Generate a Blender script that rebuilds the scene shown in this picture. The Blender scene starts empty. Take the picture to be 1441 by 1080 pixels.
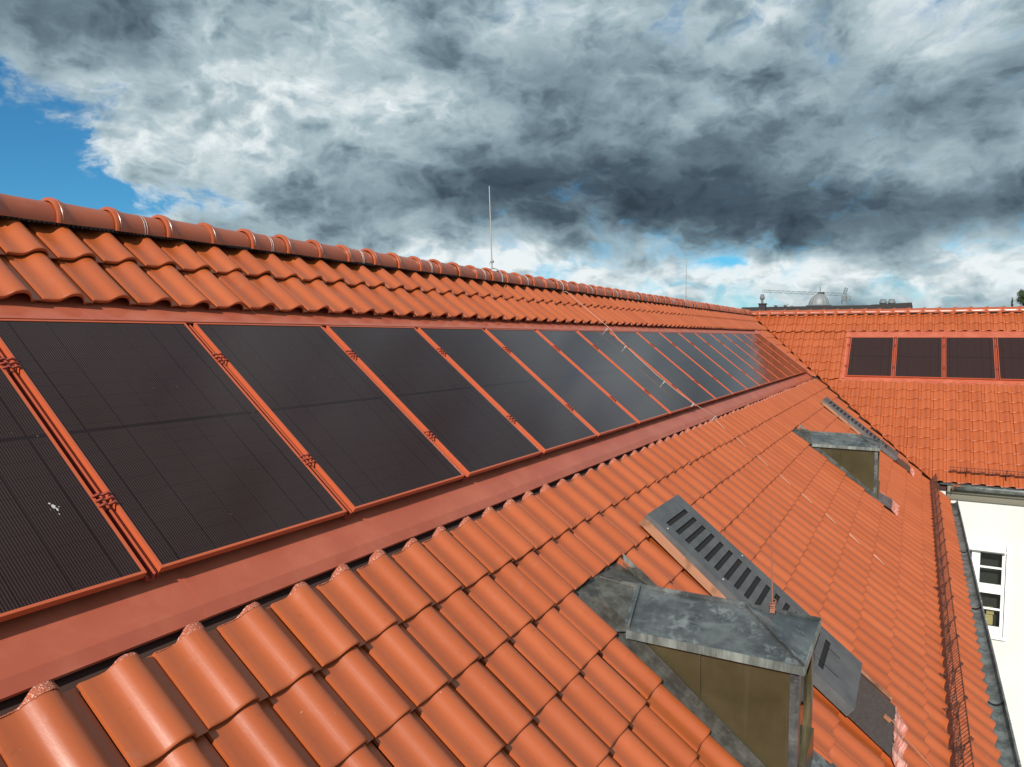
import bpy, math, random
import numpy as np
from mathutils import Vector, Matrix
random.seed(7)
rng = np.random.RandomState(5)
SC = bpy.context.scene
COL = SC.collection
R = math.radians
sin, cos, pi = math.sin, math.cos, math.pi

# ------------------------------------------------------------------ camera
YAW, PITCH, ROLL, FPX = 0.5085457, -0.0640932, 0.00076597, 1023.72
CAM = Vector((5.170065, 0.0, -0.914320))
fw = Vector((-sin(YAW)*cos(PITCH), cos(YAW)*cos(PITCH), sin(PITCH)))
rt = Vector((cos(YAW), sin(YAW), 0)); upv = rt.cross(fw)
r2 = rt*cos(ROLL) + upv*sin(ROLL); u2 = r2.cross(fw)
cam_d = bpy.data.cameras.new('camera'); cam = bpy.data.objects.new('camera', cam_d); COL.objects.link(cam)
m = Matrix.Identity(4)
for i in range(3):
    m[i][0] = r2[i]; m[i][1] = u2[i]; m[i][2] = -fw[i]; m[i][3] = CAM[i]
cam.matrix_world = m
cam_d.sensor_width = 36; cam_d.lens = FPX/1441*36; cam_d.clip_start = .05; cam_d.clip_end = 5000
SC.camera = cam

def at(x, y, Y):
    """point of the place seen in direction (x, y), standing at depth plane Y (metres)"""
    d = fw + r2*((x-720.5)/FPX) - u2*((y-540)/FPX)
    return CAM + d*((Y-CAM.y)/d.y)

# ------------------------------------------------------------------ frames of the two roof planes
TH = 0.6712738; TH2 = R(40); Y2, Z2 = 25.5, -.03
M1 = Matrix(((0, -cos(TH), sin(TH), 0), (1, 0, 0, 0), (0, sin(TH), cos(TH), 0), (0, 0, 0, 1)))
M2 = Matrix(((1, 0, 0, 0), (0, cos(TH2), -sin(TH2), Y2), (0, sin(TH2), cos(TH2), Z2), (0, 0, 0, 1)))
# local coordinates on a roof: (a along the eave, -v up the slope, h out of the roof)
def yval(v): return Y2-(Z2+v*sin(TH))/math.tan(TH2)          # valley on the long roof
def xval(v): return -(Z2-v*sin(TH2))/math.tan(TH)            # valley on the cross roof

# ------------------------------------------------------------------ node helpers
class E:
    """tiny expression wrapper over math nodes"""
    def __init__(s, nt, sock): s.nt, s.s = nt, sock
    def op(s, o, b=None, c=None, rev=False):
        n = s.nt.nodes.new('ShaderNodeMath'); n.operation = o
        vals = [s, b, c] if not rev else [b, s, c]
        for i, v in enumerate(vals):
            if v is None: continue
            if isinstance(v, E): s.nt.links.new(v.s, n.inputs[i])
            else: n.inputs[i].default_value = v
        return E(s.nt, n.outputs[0])
    def __add__(s, b): return s.op('ADD', b)
    __radd__ = __add__
    def __sub__(s, b): return s.op('SUBTRACT', b)
    def __rsub__(s, b): return s.op('SUBTRACT', b, rev=True)
    def __mul__(s, b): return s.op('MULTIPLY', b)
    __rmul__ = __mul__
    def __truediv__(s, b): return s.op('DIVIDE', b)
    def smooth(s, a, b, lo=0., hi=1.):
        n = s.nt.nodes.new('ShaderNodeMapRange'); n.interpolation_type = 'SMOOTHSTEP'; n.clamp = True
        s.nt.links.new(s.s, n.inputs[0])
        for i, v in zip((1, 2, 3, 4), (a, b, lo, hi)): n.inputs[i].default_value = v
        return E(s.nt, n.outputs[0])
def noise(nt, vec, scale, detail=4, rough=.5, dist=0., out=0, lac=2.):
    n = nt.nodes.new('ShaderNodeTexNoise'); n.inputs['Scale'].default_value = scale
    n.inputs['Detail'].default_value = detail; n.inputs['Roughness'].default_value = rough
    n.inputs['Distortion'].default_value = dist; n.inputs['Lacunarity'].default_value = lac
    if vec is not None: nt.links.new(vec, n.inputs['Vector'])
    return E(nt, n.outputs[out])
def comb(nt, x, y, z):
    n = nt.nodes.new('ShaderNodeCombineXYZ')
    for i, v in enumerate((x, y, z)):
        if isinstance(v, E): nt.links.new(v.s, n.inputs[i])
        else: n.inputs[i].default_value = v
    return n.outputs[0]
def sep(nt, v):
    n = nt.nodes.new('ShaderNodeSeparateXYZ'); nt.links.new(v, n.inputs[0])
    return [E(nt, o) for o in n.outputs]
def mixc(nt, f, a, b):
    n = nt.nodes.new('ShaderNodeMix'); n.data_type = 'RGBA'
    for i, v in ((0, f), (6, a), (7, b)):
        if isinstance(v, E): nt.links.new(v.s, n.inputs[i])
        elif isinstance(v, bpy.types.NodeSocket): nt.links.new(v, n.inputs[i])
        elif i == 0: n.inputs[0].default_value = v
        else: n.inputs[i].default_value = (*v, 1)
    return n.outputs[2]
def ramp(nt, f, stops):
    n = nt.nodes.new('ShaderNodeValToRGB'); nt.links.new(f.s, n.inputs[0]); e = n.color_ramp.elements
    while len(e) < len(stops): e.new(.5)
    for i, (p, c) in enumerate(stops): e[i].position = p; e[i].color = (*c, 1)
    return n.outputs[0]
def mat(name, col, rough=.5, metal=0., spec=.5):
    m = bpy.data.materials.new(name); m.use_nodes = True
    b = m.node_tree.nodes['Principled BSDF']
    b.inputs['Base Color'].default_value = (*col, 1); b.inputs['Roughness'].default_value = rough
    b.inputs['Metallic'].default_value = metal; b.inputs['Specular IOR Level'].default_value = spec
    return m, m.node_tree, b
def objco(nt): return nt.nodes.new('ShaderNodeTexCoord').outputs['Object']
def bump(nt, b, h, strength, dist=.01):
    n = nt.nodes.new('ShaderNodeBump'); n.inputs['Strength'].default_value = strength; n.inputs['Distance'].default_value = dist
    nt.links.new(h.s, n.inputs['Height']); nt.links.new(n.outputs[0], b.inputs['Normal'])
def setc(nt, b, c): nt.links.new(c, b.inputs['Base Color'])

# ------------------------------------------------------------------ materials
def tile_mat(name, c1, c2, rough):
    m, nt, b = mat(name, c1, rough, 0, .75)
    co = objco(nt)
    n = noise(nt, co, 2.3, 5, .6); n2 = noise(nt, co, 160, 2, .6)
    at_ = nt.nodes.new('ShaderNodeAttribute'); at_.attribute_name = 'tint'
    t = E(nt, at_.outputs['Fac'])
    c = mixc(nt, (n*.6+t*.55).smooth(.2, .9), c1, c2)
    dust = noise(nt, co, 9, 6, .7).smooth(.56, .78, 0, .3)
    c = mixc(nt, dust, c, (.36, .16, .10))
    spk = noise(nt, co, 55, 2, .5).smooth(.765, .79, 0, .55)
    c = mixc(nt, spk, c, (.62, .45, .36))
    dk = noise(nt, co, 23, 3, .6).smooth(.62, .8, 0, .35)
    c = mixc(nt, dk, c, (c1[0]*.5, c1[1]*.5, c1[2]*.5))
    X_, Y_, Z_ = sep(nt, co)
    st = noise(nt, comb(nt, X_*28, Y_*2.2, Z_*6), 1., 4, .65).smooth(.56, .75, 0, .30)
    c = mixc(nt, st, c, (c1[0]*.62, c1[1]*.7, c1[2]*.9))
    odd = t.smooth(.93, .96, 0, .30); c = mixc(nt, odd, c, (c1[0]*.72, c1[1]*.66, c1[2]*.66))
    setc(nt, b, c)
    nt.links.new((n*.14+dust*.25+(rough-.07)).s, b.inputs['Roughness'])
    bump(nt, b, n2+noise(nt, co, 30, 3, .5)*1.5, .10, .002)
    return m
M = {}
M['tile'] = tile_mat('glazed_clay', (.375, .079, .0185), (.435, .098, .026), .345)
M['cap'] = tile_mat('ridge_clay', (.37, .078, .026), (.43, .098, .034), .32)
m, nt, b = mat('red_sheet_metal', (.53, .135, .095), .34, 0.); co = objco(nt)
setc(nt, b, mixc(nt, noise(nt, co, 3, 6, .65).smooth(.35, .7), (.43, .096, .050), (.51, .135, .074)))
nt.links.new((noise(nt, co, 6, 5, .6)*.3+.22).s, b.inputs['Roughness']); bump(nt, b, noise(nt, co, 2.2, 2, .5), .25, .02); M['flash'] = m
m, nt, b = mat('orange_powder_coat', (.52, .105, .040), .3); M['frame'] = m
m, nt, b = mat('dark_red_channel', (.30, .055, .035), .4); M['channel'] = m
m, nt, b = mat('roof_underlay', (.060, .028, .021), .95); M['under'] = m
m, nt, b = mat('black_rubber', (.012, .010, .010), .85); M['black'] = m
m, nt, b = mat('light_clay_tab', (.62, .34, .24), .7); M['tab'] = m
# porous foam wedge
m, nt, b = mat('foam_wedge', (.5, .14, .08), .75); co = objco(nt)
f = noise(nt, co, 130, 2, .7)
setc(nt, b, mixc(nt, f.smooth(.54, .66), (.45, .11, .055), (.80, .50, .38)))
bump(nt, b, f, 1., .01); M['foam'] = m
# solar glass: object coords x across, y along slope (origin at lower left corner)
m, nt, b = mat('solar_glass', (.012, .009, .010), .13, 0, .22); co = objco(nt); x, y, z = sep(nt, co)
def lines(v, pitch, w):
    d = (v/pitch).op('FRACT')-.5
    return d.op('ABSOLUTE').op('LESS_THAN', w*.5)
fine = lines(x+.0, .0118, .30); cell = lines(x-.007, .1905, .034); row = lines(y+.0, .0955, .05); mid = (y-.86).op('ABSOLUTE').op('LESS_THAN', .011)
n = noise(nt, co, 1.7, 4, .6); nz = noise(nt, co, 420, 1, .5)
info = nt.nodes.new('ShaderNodeObjectInfo'); rnd = E(nt, info.outputs['Random'])
fl = fine*(nz*.9+.1)*(1-mid)*(1-cell)
c = mixc(nt, fl, (.020, .0094, .0094), (.104, .066, .058))
c = mixc(nt, (cell+mid*.45+row*.4).op('MINIMUM', 1.)*.7, c, (.006, .004, .005))
c = mixc(nt, (n.smooth(.35, .75)*.25+rnd*.12), c, (.036, .018, .017))
dirt = noise(nt, co, 34, 3, .6).smooth(.735, .76, 0, .6)
c = mixc(nt, dirt, c, (.35, .33, .32)); setc(nt, b, c)
nt.links.new((noise(nt, co, 5, 5, .7)*.10+.07+dirt*.4).s, b.inputs['Roughness'])
bump(nt, b, noise(nt, co, 1.2, 1, .5)+fine*.004, .05, .02); M['glass'] = m
# weathered zinc
m, nt, b = mat('weathered_zinc', (.15, .16, .155), .42, .55); co = objco(nt)
s1 = noise(nt, co, 3.5, 6, .62); X_, Y_, Z_ = sep(nt, co); s2 = noise(nt, comb(nt, X_*4, Y_*14, Z_*14), 1., 4, .6)
c = mixc(nt, s1.smooth(.36, .68), (.075, .082, .085), (.19, .205, .20))
bl = noise(nt, co, 15, 8, .72)*.6+noise(nt, co, 4, 3, .5)*.4
c = mixc(nt, bl.smooth(.52, .64, 0, .55), c, (.40, .43, .41))
c = mixc(nt, noise(nt, co, 11, 5, .7).smooth(.58, .70, 0, .5), c, (.07, .062, .052))
c = mixc(nt, s2.smooth(.5, .72, 0, .45), c, (.33, .36, .34)); setc(nt, b, c)
nt.links.new((s1*.4+.22).s, b.inputs['Roughness']); bump(nt, b, noise(nt, co, 5, 3, .5), .2, .02); M['zinc'] = m
m, nt, b = mat('dull_strip', (.08, .075, .065), .5, .3); co = objco(nt)
setc(nt, b, mixc(nt, noise(nt, co, 8, 6, .7).smooth(.35, .7), (.05, .046, .038), (.135, .13, .115))); M['strip'] = m
m, nt, b = mat('old_zinc_edge', (.3, .32, .29), .5, .3); co = objco(nt); xx, yy, zz = sep(nt, co)
s = noise(nt, comb(nt, xx*9, yy*3, zz*1.5), 1., 7, .75)
setc(nt, b, mixc(nt, s.smooth(.35, .7), (.10, .115, .105), (.32, .35, .32))); M['zedge'] = m
# bronze cheek
m, nt, b = mat('dark_bronze_sheet', (.10, .075, .04), .30, .5); co = objco(nt); xx, yy, zz = sep(nt, co)
s = noise(nt, comb(nt, xx*14, yy*3, zz*1.2), 1., 5, .65); n = noise(nt, co, 2.5, 4, .6)
c = mixc(nt, n.smooth(.3, .7), (.080, .066, .030), (.120, .100, .052))
c = mixc(nt, s.smooth(.56, .72, 0, .45), c, (.15, .13, .09)); setc(nt, b, c); bump(nt, b, noise(nt, co, 1.5, 2, .5), .3, .03); M['bronze'] = m
m, nt, b = mat('dark_grey_plastic', (.085, .088, .09), .55); co = objco(nt); xx, yy, zz = sep(nt, co)
s = noise(nt, comb(nt, xx*30, yy*3, zz), 1., 5, .7); n = noise(nt, co, 5, 5, .65)
c = mixc(nt, n.smooth(.3, .7), (.075, .077, .080), (.115, .115, .115)); c = mixc(nt, s.smooth(.58, .8, 0, .5), c, (.17, .165, .16)); setc(nt, b, c); bump(nt, b, s, .35, .004); M['slate'] = m
m, nt, b = mat('bright_copper', (.72, .32, .17), .28, .45); co = objco(nt)
setc(nt, b, mixc(nt, noise(nt, co, 3, 4, .6).smooth(.50, .7), (.55, .24, .13), (.20, .09, .05))); M['copper'] = m
m, nt, b = mat('brown_patina_sheet', (.07, .05, .045), .5, .2); co = objco(nt)
setc(nt, b, mixc(nt, noise(nt, co, 60, 4, .7).smooth(.3, .7), (.05, .036, .034), (.115, .09, .075))); M['patina'] = m
m, nt, b = mat('pink_flexible_flashing', (.62, .25, .18), .45); co = objco(nt); xx, yy, zz = sep(nt, co)
s = noise(nt, comb(nt, xx*5, yy*45, zz*4), 1., 4, .7)
setc(nt, b, mixc(nt, s.smooth(.4, .62), (.55, .14, .09), (.80, .42, .34))); bump(nt, b, s, .6, .01); M['pink'] = m
m, nt, b = mat('galvanised_steel', (.40, .41, .41), .5, .5); M['steel'] = m
m, nt, b = mat('bare_wire', (.62, .40, .30), .4, .3); M['wire'] = m
m, nt, b = mat('red_brown_rod', (.30, .12, .08), .5); M['rodred'] = m
m, nt, b = mat('rusty_snow_grid', (.10, .03, .022), .55, .1); co = objco(nt)
setc(nt, b, mixc(nt, noise(nt, co, 18, 4, .7).smooth(.4, .6), (.055, .022, .018), (.16, .045, .026))); M['guard'] = m
m, nt, b = mat('grey_gutter_zinc', (.2, .22, .21), .5, .35); co = objco(nt)
s = noise(nt, co, 6, 7, .7); c = mixc(nt, s.smooth(.35, .65), (.10, .115, .11), (.27, .29, .275))
c = mixc(nt, noise(nt, co, 17, 5, .7).smooth(.6, .75, 0, .5), c, (.42, .40, .30)); setc(nt, b, c); M['gutter'] = m
m, nt, b = mat('cream_render', (.7, .69, .65), .85); co = objco(nt)
setc(nt, b, mixc(nt, noise(nt, co, 1.3, 6, .6).smooth(.3, .75), (.70, .69, .65), (.63, .62, .58))); bump(nt, b, noise(nt, co, 130, 3, .6), .25, .004); M['wall'] = m
m, nt, b = mat('olive_cornice', (.23, .215, .165), .7); M['cornice'] = m
m, nt, b = mat('white_window_paint', (.84, .84, .82), .4); M['white'] = m
m, nt, b = mat('window_pane', (.012, .014, .016), .04, 0, .6); M['pane'] = m
m, nt, b = mat('kraft_paper', (.55, .40, .17), .8); M['kraft'] = m
m = bpy.data.materials.new('clear_pane'); m.use_nodes = True; nt = m.node_tree; nt.nodes.clear()
o_ = nt.nodes.new('ShaderNodeOutputMaterial'); mx = nt.nodes.new('ShaderNodeMixShader'); tr = nt.nodes.new('ShaderNodeBsdfTransparent'); gl_ = nt.nodes.new('ShaderNodeBsdfGlossy'); fr_ = nt.nodes.new('ShaderNodeFresnel')
gl_.inputs['Roughness'].default_value = .03; tr.inputs[0].default_value = (.88, .92, .9, 1); fr_.inputs[0].default_value = 1.6
nt.links.new(fr_.outputs[0], mx.inputs[0]); nt.links.new(tr.outputs[0], mx.inputs[1]); nt.links.new(gl_.outputs[0], mx.inputs[2]); nt.links.new(mx.outputs[0], o_.inputs[0]); M['clear'] = m
m, nt, b = mat('yellow_things', (.5, .36, .12), .7); co = objco(nt)
setc(nt, b, mixc(nt, noise(nt, co, 14, 2, .5).smooth(.45, .55), (.03, .025, .02), (.62, .44, .16))); M['yellow'] = m
m, nt, b = mat('dome_metal', (.22, .235, .24), .55, .2); co = objco(nt)
setc(nt, b, mixc(nt, noise(nt, co, 1.3, 4, .6), (.17, .185, .19), (.27, .285, .29))); M['dome'] = m
m, nt, b = mat('dark_masonry', (.035, .03, .028), .85); M['dark'] = m
m, nt, b = mat('hazed_crane_paint', (.15, .17, .175), .6); M['crane'] = m  # distance haze is put into this grey; the cowls share it
m, nt, b = mat('leaf', (.045, .07, .028), .6); co = objco(nt)
setc(nt, b, mixc(nt, noise(nt, co, .9, 3, .6).smooth(.35, .65), (.03, .05, .02), (.07, .10, .04))); M['leaf'] = m
m, nt, b = mat('bark', (.06, .045, .035), .9); M['bark'] = m
m, nt, b = mat('courtyard_paving', (.2, .19, .18), .9); co = objco(nt)
setc(nt, b, mixc(nt, noise(nt, co, .05, 6, .6).smooth(.42, .55), (.16, .155, .145), (.06, .09, .035))); M['ground'] = m

# ------------------------------------------------------------------ objects
WM = {}
def mkobj(name, data, parent=None, world=None):
    o = bpy.data.objects.new(name, data); COL.objects.link(o)
    W = world.copy() if world is not None else (WM[parent.name].copy() if parent else Matrix.Identity(4))
    if parent:
        o.parent = parent; o.matrix_basis = WM[parent.name].inverted() @ W
    else: o.matrix_basis = W
    WM[o.name] = W
    return o
def tag(o, label=None, cat=None, group=None, kind=None):
    if label: o['label'] = label
    if cat: o['category'] = cat
    if group: o['group'] = group
    if kind: o['kind'] = kind
    return o
def empty(name, loc, label, cat, group=None, W=None):
    Wm = W if W is not None else Matrix.Translation(loc)
    return tag(mkobj(name, None, None, Wm), label, cat, group)
def T(x, y, z): return Matrix.Translation((x, y, z))

class MB:
    def __init__(s): s.v = []; s.f = []; s.mi = []; s.sm = []
    def add(s, vs, fs, mi=0, smooth=False):
        o = len(s.v); s.v += [tuple(p) for p in vs]; s.f += [tuple(i+o for i in f) for f in fs]
        s.mi += [mi]*len(fs); s.sm += [smooth]*len(fs); return s
    def box(s, x0, x1, y0, y1, z0, z1, mi=0, b=0.):
        if b <= 0:
            vs = [(x, y, z) for z in (z0, z1) for y in (y0, y1) for x in (x0, x1)]
            return s.add(vs, [(0, 2, 3, 1), (4, 5, 7, 6), (0, 1, 5, 4), (2, 6, 7, 3), (0, 4, 6, 2), (1, 3, 7, 5)], mi)
        # chamfered top box: bevel on every vertical and top edge
        def ring(z, i): return [(x0+i, y0+b, z), (x0+b, y0+i, z), (x1-b, y0+i, z), (x1-i, y0+b, z), (x1-i, y1-b, z), (x1-b, y1-i, z), (x0+b, y1-i, z), (x0+i, y1-b, z)]
        rr = [ring(z0, 0), ring(z1-b, 0), [(min(max(x, x0+b), x1-b), min(max(y, y0+b), y1-b), z1) for x, y, _ in ring(z1, b)]]
        vs = sum(rr, []); fs = []
        for k in (0, 1):
            for i in range(8): fs.append((k*8+i, k*8+(i+1) % 8, k*8+8+(i+1) % 8, k*8+8+i))
        fs.append((16, 18, 20, 22)); fs.append(tuple(range(7, -1, -1)))
        return s.add(vs, fs, mi)
    def prism(s, poly, ax, lo, hi, mi=0):
        """poly: 2-D outline in the plane of the other two axes, extruded along axis ax"""
        def P(p, t):
            q = list(p); q.insert(ax, t); return tuple(q)
        n = len(poly); vs = [P(p, lo) for p in poly]+[P(p, hi) for p in poly]
        fs = [tuple(range(n)), tuple(range(2*n-1, n-1, -1))]+[(i, n+i, n+(i+1) % n, (i+1) % n) for i in range(n)]
        return s.add(vs, fs, mi)
    def tube(s, pts, r, n=8, mi=0, caps=True):
        pts = [Vector(p) for p in pts]; rs = r if isinstance(r, (list, tuple)) else [r]*len(pts)
        vs = []; pu = None
        for i, p in enumerate(pts):
            d = (pts[min(i+1, len(pts)-1)]-pts[max(i-1, 0)]).normalized()
            if pu is None: pu = d.orthogonal().normalized()
            pu = (pu-d*pu.dot(d)).normalized(); w = d.cross(pu)
            vs += [p+(pu*cos(2*pi*k/n)+w*sin(2*pi*k/n))*rs[i] for k in range(n)]
        fs = [(i*n+k, i*n+(k+1) % n, (i+1)*n+(k+1) % n, (i+1)*n+k) for i in range(len(pts)-1) for k in range(n)]
        s.add(vs, fs, mi, True)
        if caps:
            L = len(vs); o = len(s.v)-L
            s.f += [tuple(o+k for k in range(n-1, -1, -1)), tuple(o+L-n+k for k in range(n))]; s.mi += [mi]*2; s.sm += [False]*2
        return s
    def lathe(s, prof, c, n=24, mi=0):
        vs = [(c[0]+r*cos(2*pi*k/n), c[1]+r*sin(2*pi*k/n), c[2]+z) for r, z in prof for k in range(n)]
        fs = [(i*n+k, i*n+(k+1) % n, (i+1)*n+(k+1) % n, (i+1)*n+k) for i in range(len(prof)-1) for k in range(n)]
        return s.add(vs, fs, mi, True)
    def sheet(s, quads, th=.004, mi=0):
        """list of quads (4 points each), each given thickness th along its normal"""
        for q in quads:
            q = [Vector(p) for p in q]; n = (q[1]-q[0]).cross(q[2]-q[0]).normalized()*th
            s.add(q+[p-n for p in q], [(0, 1, 2, 3), (7, 6, 5, 4), (0, 4, 5, 1), (1, 5, 6, 2), (2, 6, 7, 3), (3, 7, 4, 0)], mi)
        return s
    def build(s, name, mats, parent=None, world=None, sharp=38):
        me = bpy.data.meshes.new(name); me.from_pydata(s.v, [], s.f)
        for m in (mats if isinstance(mats, (list, tuple)) else [mats]): me.materials.append(m)
        me.polygons.foreach_set('material_index', s.mi); me.polygons.foreach_set('use_smooth', s.sm)
        if any(s.sm): me.set_sharp_from_angle(angle=R(sharp))
        me.update()
        return mkobj(name, me, parent, world)

# ------------------------------------------------------------------ clay tile fields
W_T = .29
PROF = [(0., -.012), (.003, .002), (.008, .004), (.040, .002), (.078, .003), (.096, .008), (.109, .0165), (.122, .0275), (.135, .038), (.149, .0460), (.165, .0505),
        (.182, .0515), (.198, .048), (.212, .0395), (.223, .025), (.231, .008), (.236, -.010), (.262, -.012), (.289, -.012)]
PROF_LO = [PROF[i] for i in (0, 2, 4, 6, 8, 10, 12, 14, 16, 18)]
def tile_field(name, rows, a0, a1, phase, h0, parent, world, ok, clampf, prof=PROF, lip=.024, tilt=.030, mat_=None, W_T=.2906):
    """rows: (v_top, v_end). ok(col centre, row index) -> keep; clampf(a, v, ca, cv) -> a, v"""
    P = np.array(prof); P[:, 0] *= W_T/.29; npf = len(P); V = []; F = []; S = []; tint = []
    k0 = int(math.floor((a0-phase)/W_T)); k1 = int(math.ceil((a1-phase)/W_T))
    for ri, (vt, ve) in enumerate(rows):
        for k in range(k0, k1+1):
            ca = phase+(k+.5)*W_T; cv = (vt+ve)/2
            if not ok(ca, vt, ve): continue
            L = ve-vt; top = vt-.05 if ri and abs(rows[ri-1][1]-vt) < .01 else vt
            ja, jh, jt, jv = rng.normal(0, .0019), rng.normal(0, .0018), rng.normal(0, .0026), rng.normal(0, .0034)
            sv = np.array([top, vt+.02, (vt+ve)/2, ve-.014, ve-.005, ve-.0005, ve, ve-.002])+jv
            sv[0] = top
            dz = np.array([0, 0, 0, 0, -.001, -.005, -.010, -lip])
            n = len(sv); base = len(V)
            for j in range(n):
                hz = h0-tilt*(ve-sv[j])/.385+dz[j]+jh
                for (pa, pz) in P:
                    a = phase+k*W_T+pa+ja; v = sv[j]
                    a, v = clampf(a, v, ca, cv)
                    V.append((a, -v, hz+pz+jt*(pa/W_T-.5)+(dz[j]*(-.62) if (pa > .2372 or pa < .001) else 0)))
            t = rng.rand()
            for j in range(n-1):
                for i in range(npf-1):
                    q = (base+j*npf+i, base+(j+1)*npf+i, base+(j+1)*npf+i+1, base+j*npf+i+1)
                    A, B, C_, D = (V[x] for x in q)
                    if abs(A[0]-C_[0])+abs(B[0]-D[0]) < 1e-6 and abs(A[1]-C_[1])+abs(B[1]-D[1]) < 1e-6: continue
                    if abs(A[0]-D[0])+abs(B[0]-C_[0])+abs(A[2]-D[2])+abs(B[2]-C_[2]) < 1e-6: continue
                    if abs(A[1]-B[1])+abs(D[1]-C_[1])+abs(A[2]-B[2])+abs(D[2]-C_[2]) < 1e-6: continue
                    F.append(q); tint.append(t)
    me = bpy.data.meshes.new(name); me.from_pydata(V, [], F); me.materials.append(mat_ or M['tile'])
    me.polygons.foreach_set('use_smooth', [True]*len(F))
    at_ = me.attributes.new('tint', 'FLOAT', 'FACE'); at_.data.foreach_set('value', tint)
    me.set_sharp_from_angle(angle=R(40)); me.update()
    return mkobj(name, me, parent, world)

# ==================================================================  LONG WING
GZ = -14.
wing = empty('tiled_building', (0, 10, GZ), 'long orange tiled wing with two dormers, running away from the viewer', 'building')
def deckbox(): pass
# body: walls under the roof
mb = MB(); mb.box(-5.5, 5.62, -12, 24.5, GZ, -4.95); mb.build('wall', M['wall'], wing, Matrix.Identity(4))
# roof deck (dark underlay), shaped to stop at the valley
d = .135
mb = MB()
def LP(v, a, h): return M1 @ Vector((a, -v, h))
va, vb = .15, 7.52
top = [LP(va, -12, -d), LP(vb, -12, -d), LP(vb, yval(vb)+.06, -d), LP(va, yval(va)+.06, -d)]
bot = [p-Vector((0, 0, .2)) for p in top]
mb.add(top+bot, [(0, 1, 2, 3), (7, 6, 5, 4), (0, 4, 5, 1), (1, 5, 6, 2), (2, 6, 7, 3), (3, 7, 4, 0)])
roof1 = mb.build('roof', M['under'], wing, Matrix.Identity(4))
mb = MB(); mb.prism([(.06, -.18), (.30, -.30), (.30, -.40), (-5.8, -5.2), (-5.9, -5.0)], 1, -12, 25.2)
mb.build('rear_roof_slope', M['tile'], wing, Matrix.Identity(4))

HOLES = [(4.17, 6.10, 4.349, 5.165), (4.17, 6.10, 13.825, 14.645)]     # dormer openings: v0 v1 a0 a1
def clamp1(a, v, ca, cv):
    a = min(a, yval(v)-.05)
    for v0, v1, a_0, a_1 in HOLES:
        if v0-.05 < cv < v1-.05 and a_0-.2 < ca < a_1+.2:
            if ca < (a_0+a_1)/2: a = min(a, a_0)
            else: a = max(a, a_1)
    return a, v
def ok1(ca, vt, ve):
    if ca-.16 > yval(ve)-.05: return False
    cv = (vt+ve)/2
    for v0, v1, a_0, a_1 in HOLES:
        if v0-.05 < cv < v1-.05 and a_0+.145 < ca < a_1-.145: return False
    return True
PH = -.036; WL = .2962
up_rows = [(.22, .69), (.69, 1.135)]
o_ = tile_field('tiles', up_rows, -2.2, 25.6, PH, .006, roof1, M1, ok1, clamp1)
side_rows = [(1.135+.36*i, 1.135+.36*(i+1)) for i in range(6)]
tile_field('tiles', side_rows, 22.72, 24.9, PH, -.02, roof1, M1, lambda ca, a, b: ok1(ca, a, b) and ca > 22.86, lambda a, v, ca, cv: (max(min(a, yval(v)-.05), 22.66), v), PROF_LO)
lo_rows = [(3.368, 3.755)]+[(3.755+.3855*i, 3.755+.3855*(i+1)) for i in range(10)]
tile_field('tiles', lo_rows, -2.2, 24.5, PH, -.045, roof1, M1, ok1, clamp1, W_T=WL)
# foam wedges closing the wave ends of the first lower course
mb = MB(); P = np.array(PROF)
for k in range(int(-2.2/WL), int(22.6/WL)):
    vs = []; fw_ = rng.uniform(.45, 1.25)
    for j in range(4):
        for pa, pz in PROF[1:15]:
            w = max(0., min(1., (pz-.004)/.042)); f = j/3
            v = 3.374-(.034*w*fw_+.004)*min(1, f*1.5)
            hz = -.045-.030*(3.755-3.372)/.385+(pz*(1-.22*f*f) if j < 3 else -.012)+.0012
            vs.append((PH+k*WL+pa*WL/.29, -(v+rng.normal(0, .0014)), hz+abs(rng.normal(0, .0014))))
    n = 14
    mb.add(vs, [(j*n+i, j*n+i+1, (j+1)*n+i+1, (j+1)*n+i) for j in range(3) for i in range(n-1)], 0, True)
mb.build('foam_strip', M['foam'], roof1, M1, 60)

# ridge caps
RX, RZ = .20, -.157
CAPP = .39
mb = MB(); clips = MB(); tabs = MB()
prof = [(-.006, .120), (-.006, .138), (.004, .142), (.012, .142), (.015, .138), (.020, .138), (.023, .142), (.034, .141), (.05, .136), (.075, .126), (.10, .121), (.18, .119), (.41, .117)]
k = 0; y = 2.71-CAPP*12
ysr = []
while y < 25.2: ysr.append(y); y += CAPP
def capring(r, n=18):
    return [(r*cos(t), r*sin(t)*1.02) for t in [(-.22+ (pi+.44)*i/n) for i in range(n+1)]]
for y in ysr:
    dz, dx, dr = rng.normal(0, .0015), rng.normal(0, .002), rng.normal(0, .001)
    vs = []; n = 18
    for (s_, r) in prof:
        for cx_, cz_ in capring(r+dr, n): vs.append((RX+dx+cx_, y+s_, RZ+dz+cz_-.012*s_))
    mb.add(vs, [(j*(n+1)+i, (j+1)*(n+1)+i, (j+1)*(n+1)+i+1, j*(n+1)+i+1) for j in range(len(prof)-1) for i in range(n)], 0, True)
ridge = mb.build('ridge', M['cap'], roof1, Matrix.Identity(4), 50)
me = ridge.data; a_ = me.attributes.new('tint', 'FLOAT', 'FACE'); a_.data.foreach_set('value', list(np.repeat(rng.rand(len(ysr)), (len(prof)-1)*18)))
for i in range(1, len(ysr), 3):
    for off in (0, .018):
        pts = [(RX+cx_, ysr[i]+.215+off, RZ+cz_) for cx_, cz_ in capring(.1225, 14)]
        clips.tube(pts, .0014, 5)
    clips.build('storm_clip', M['steel'], roof1, Matrix.Identity(4)); clips = MB()
mb = MB()   # black comb roll under the caps
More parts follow.
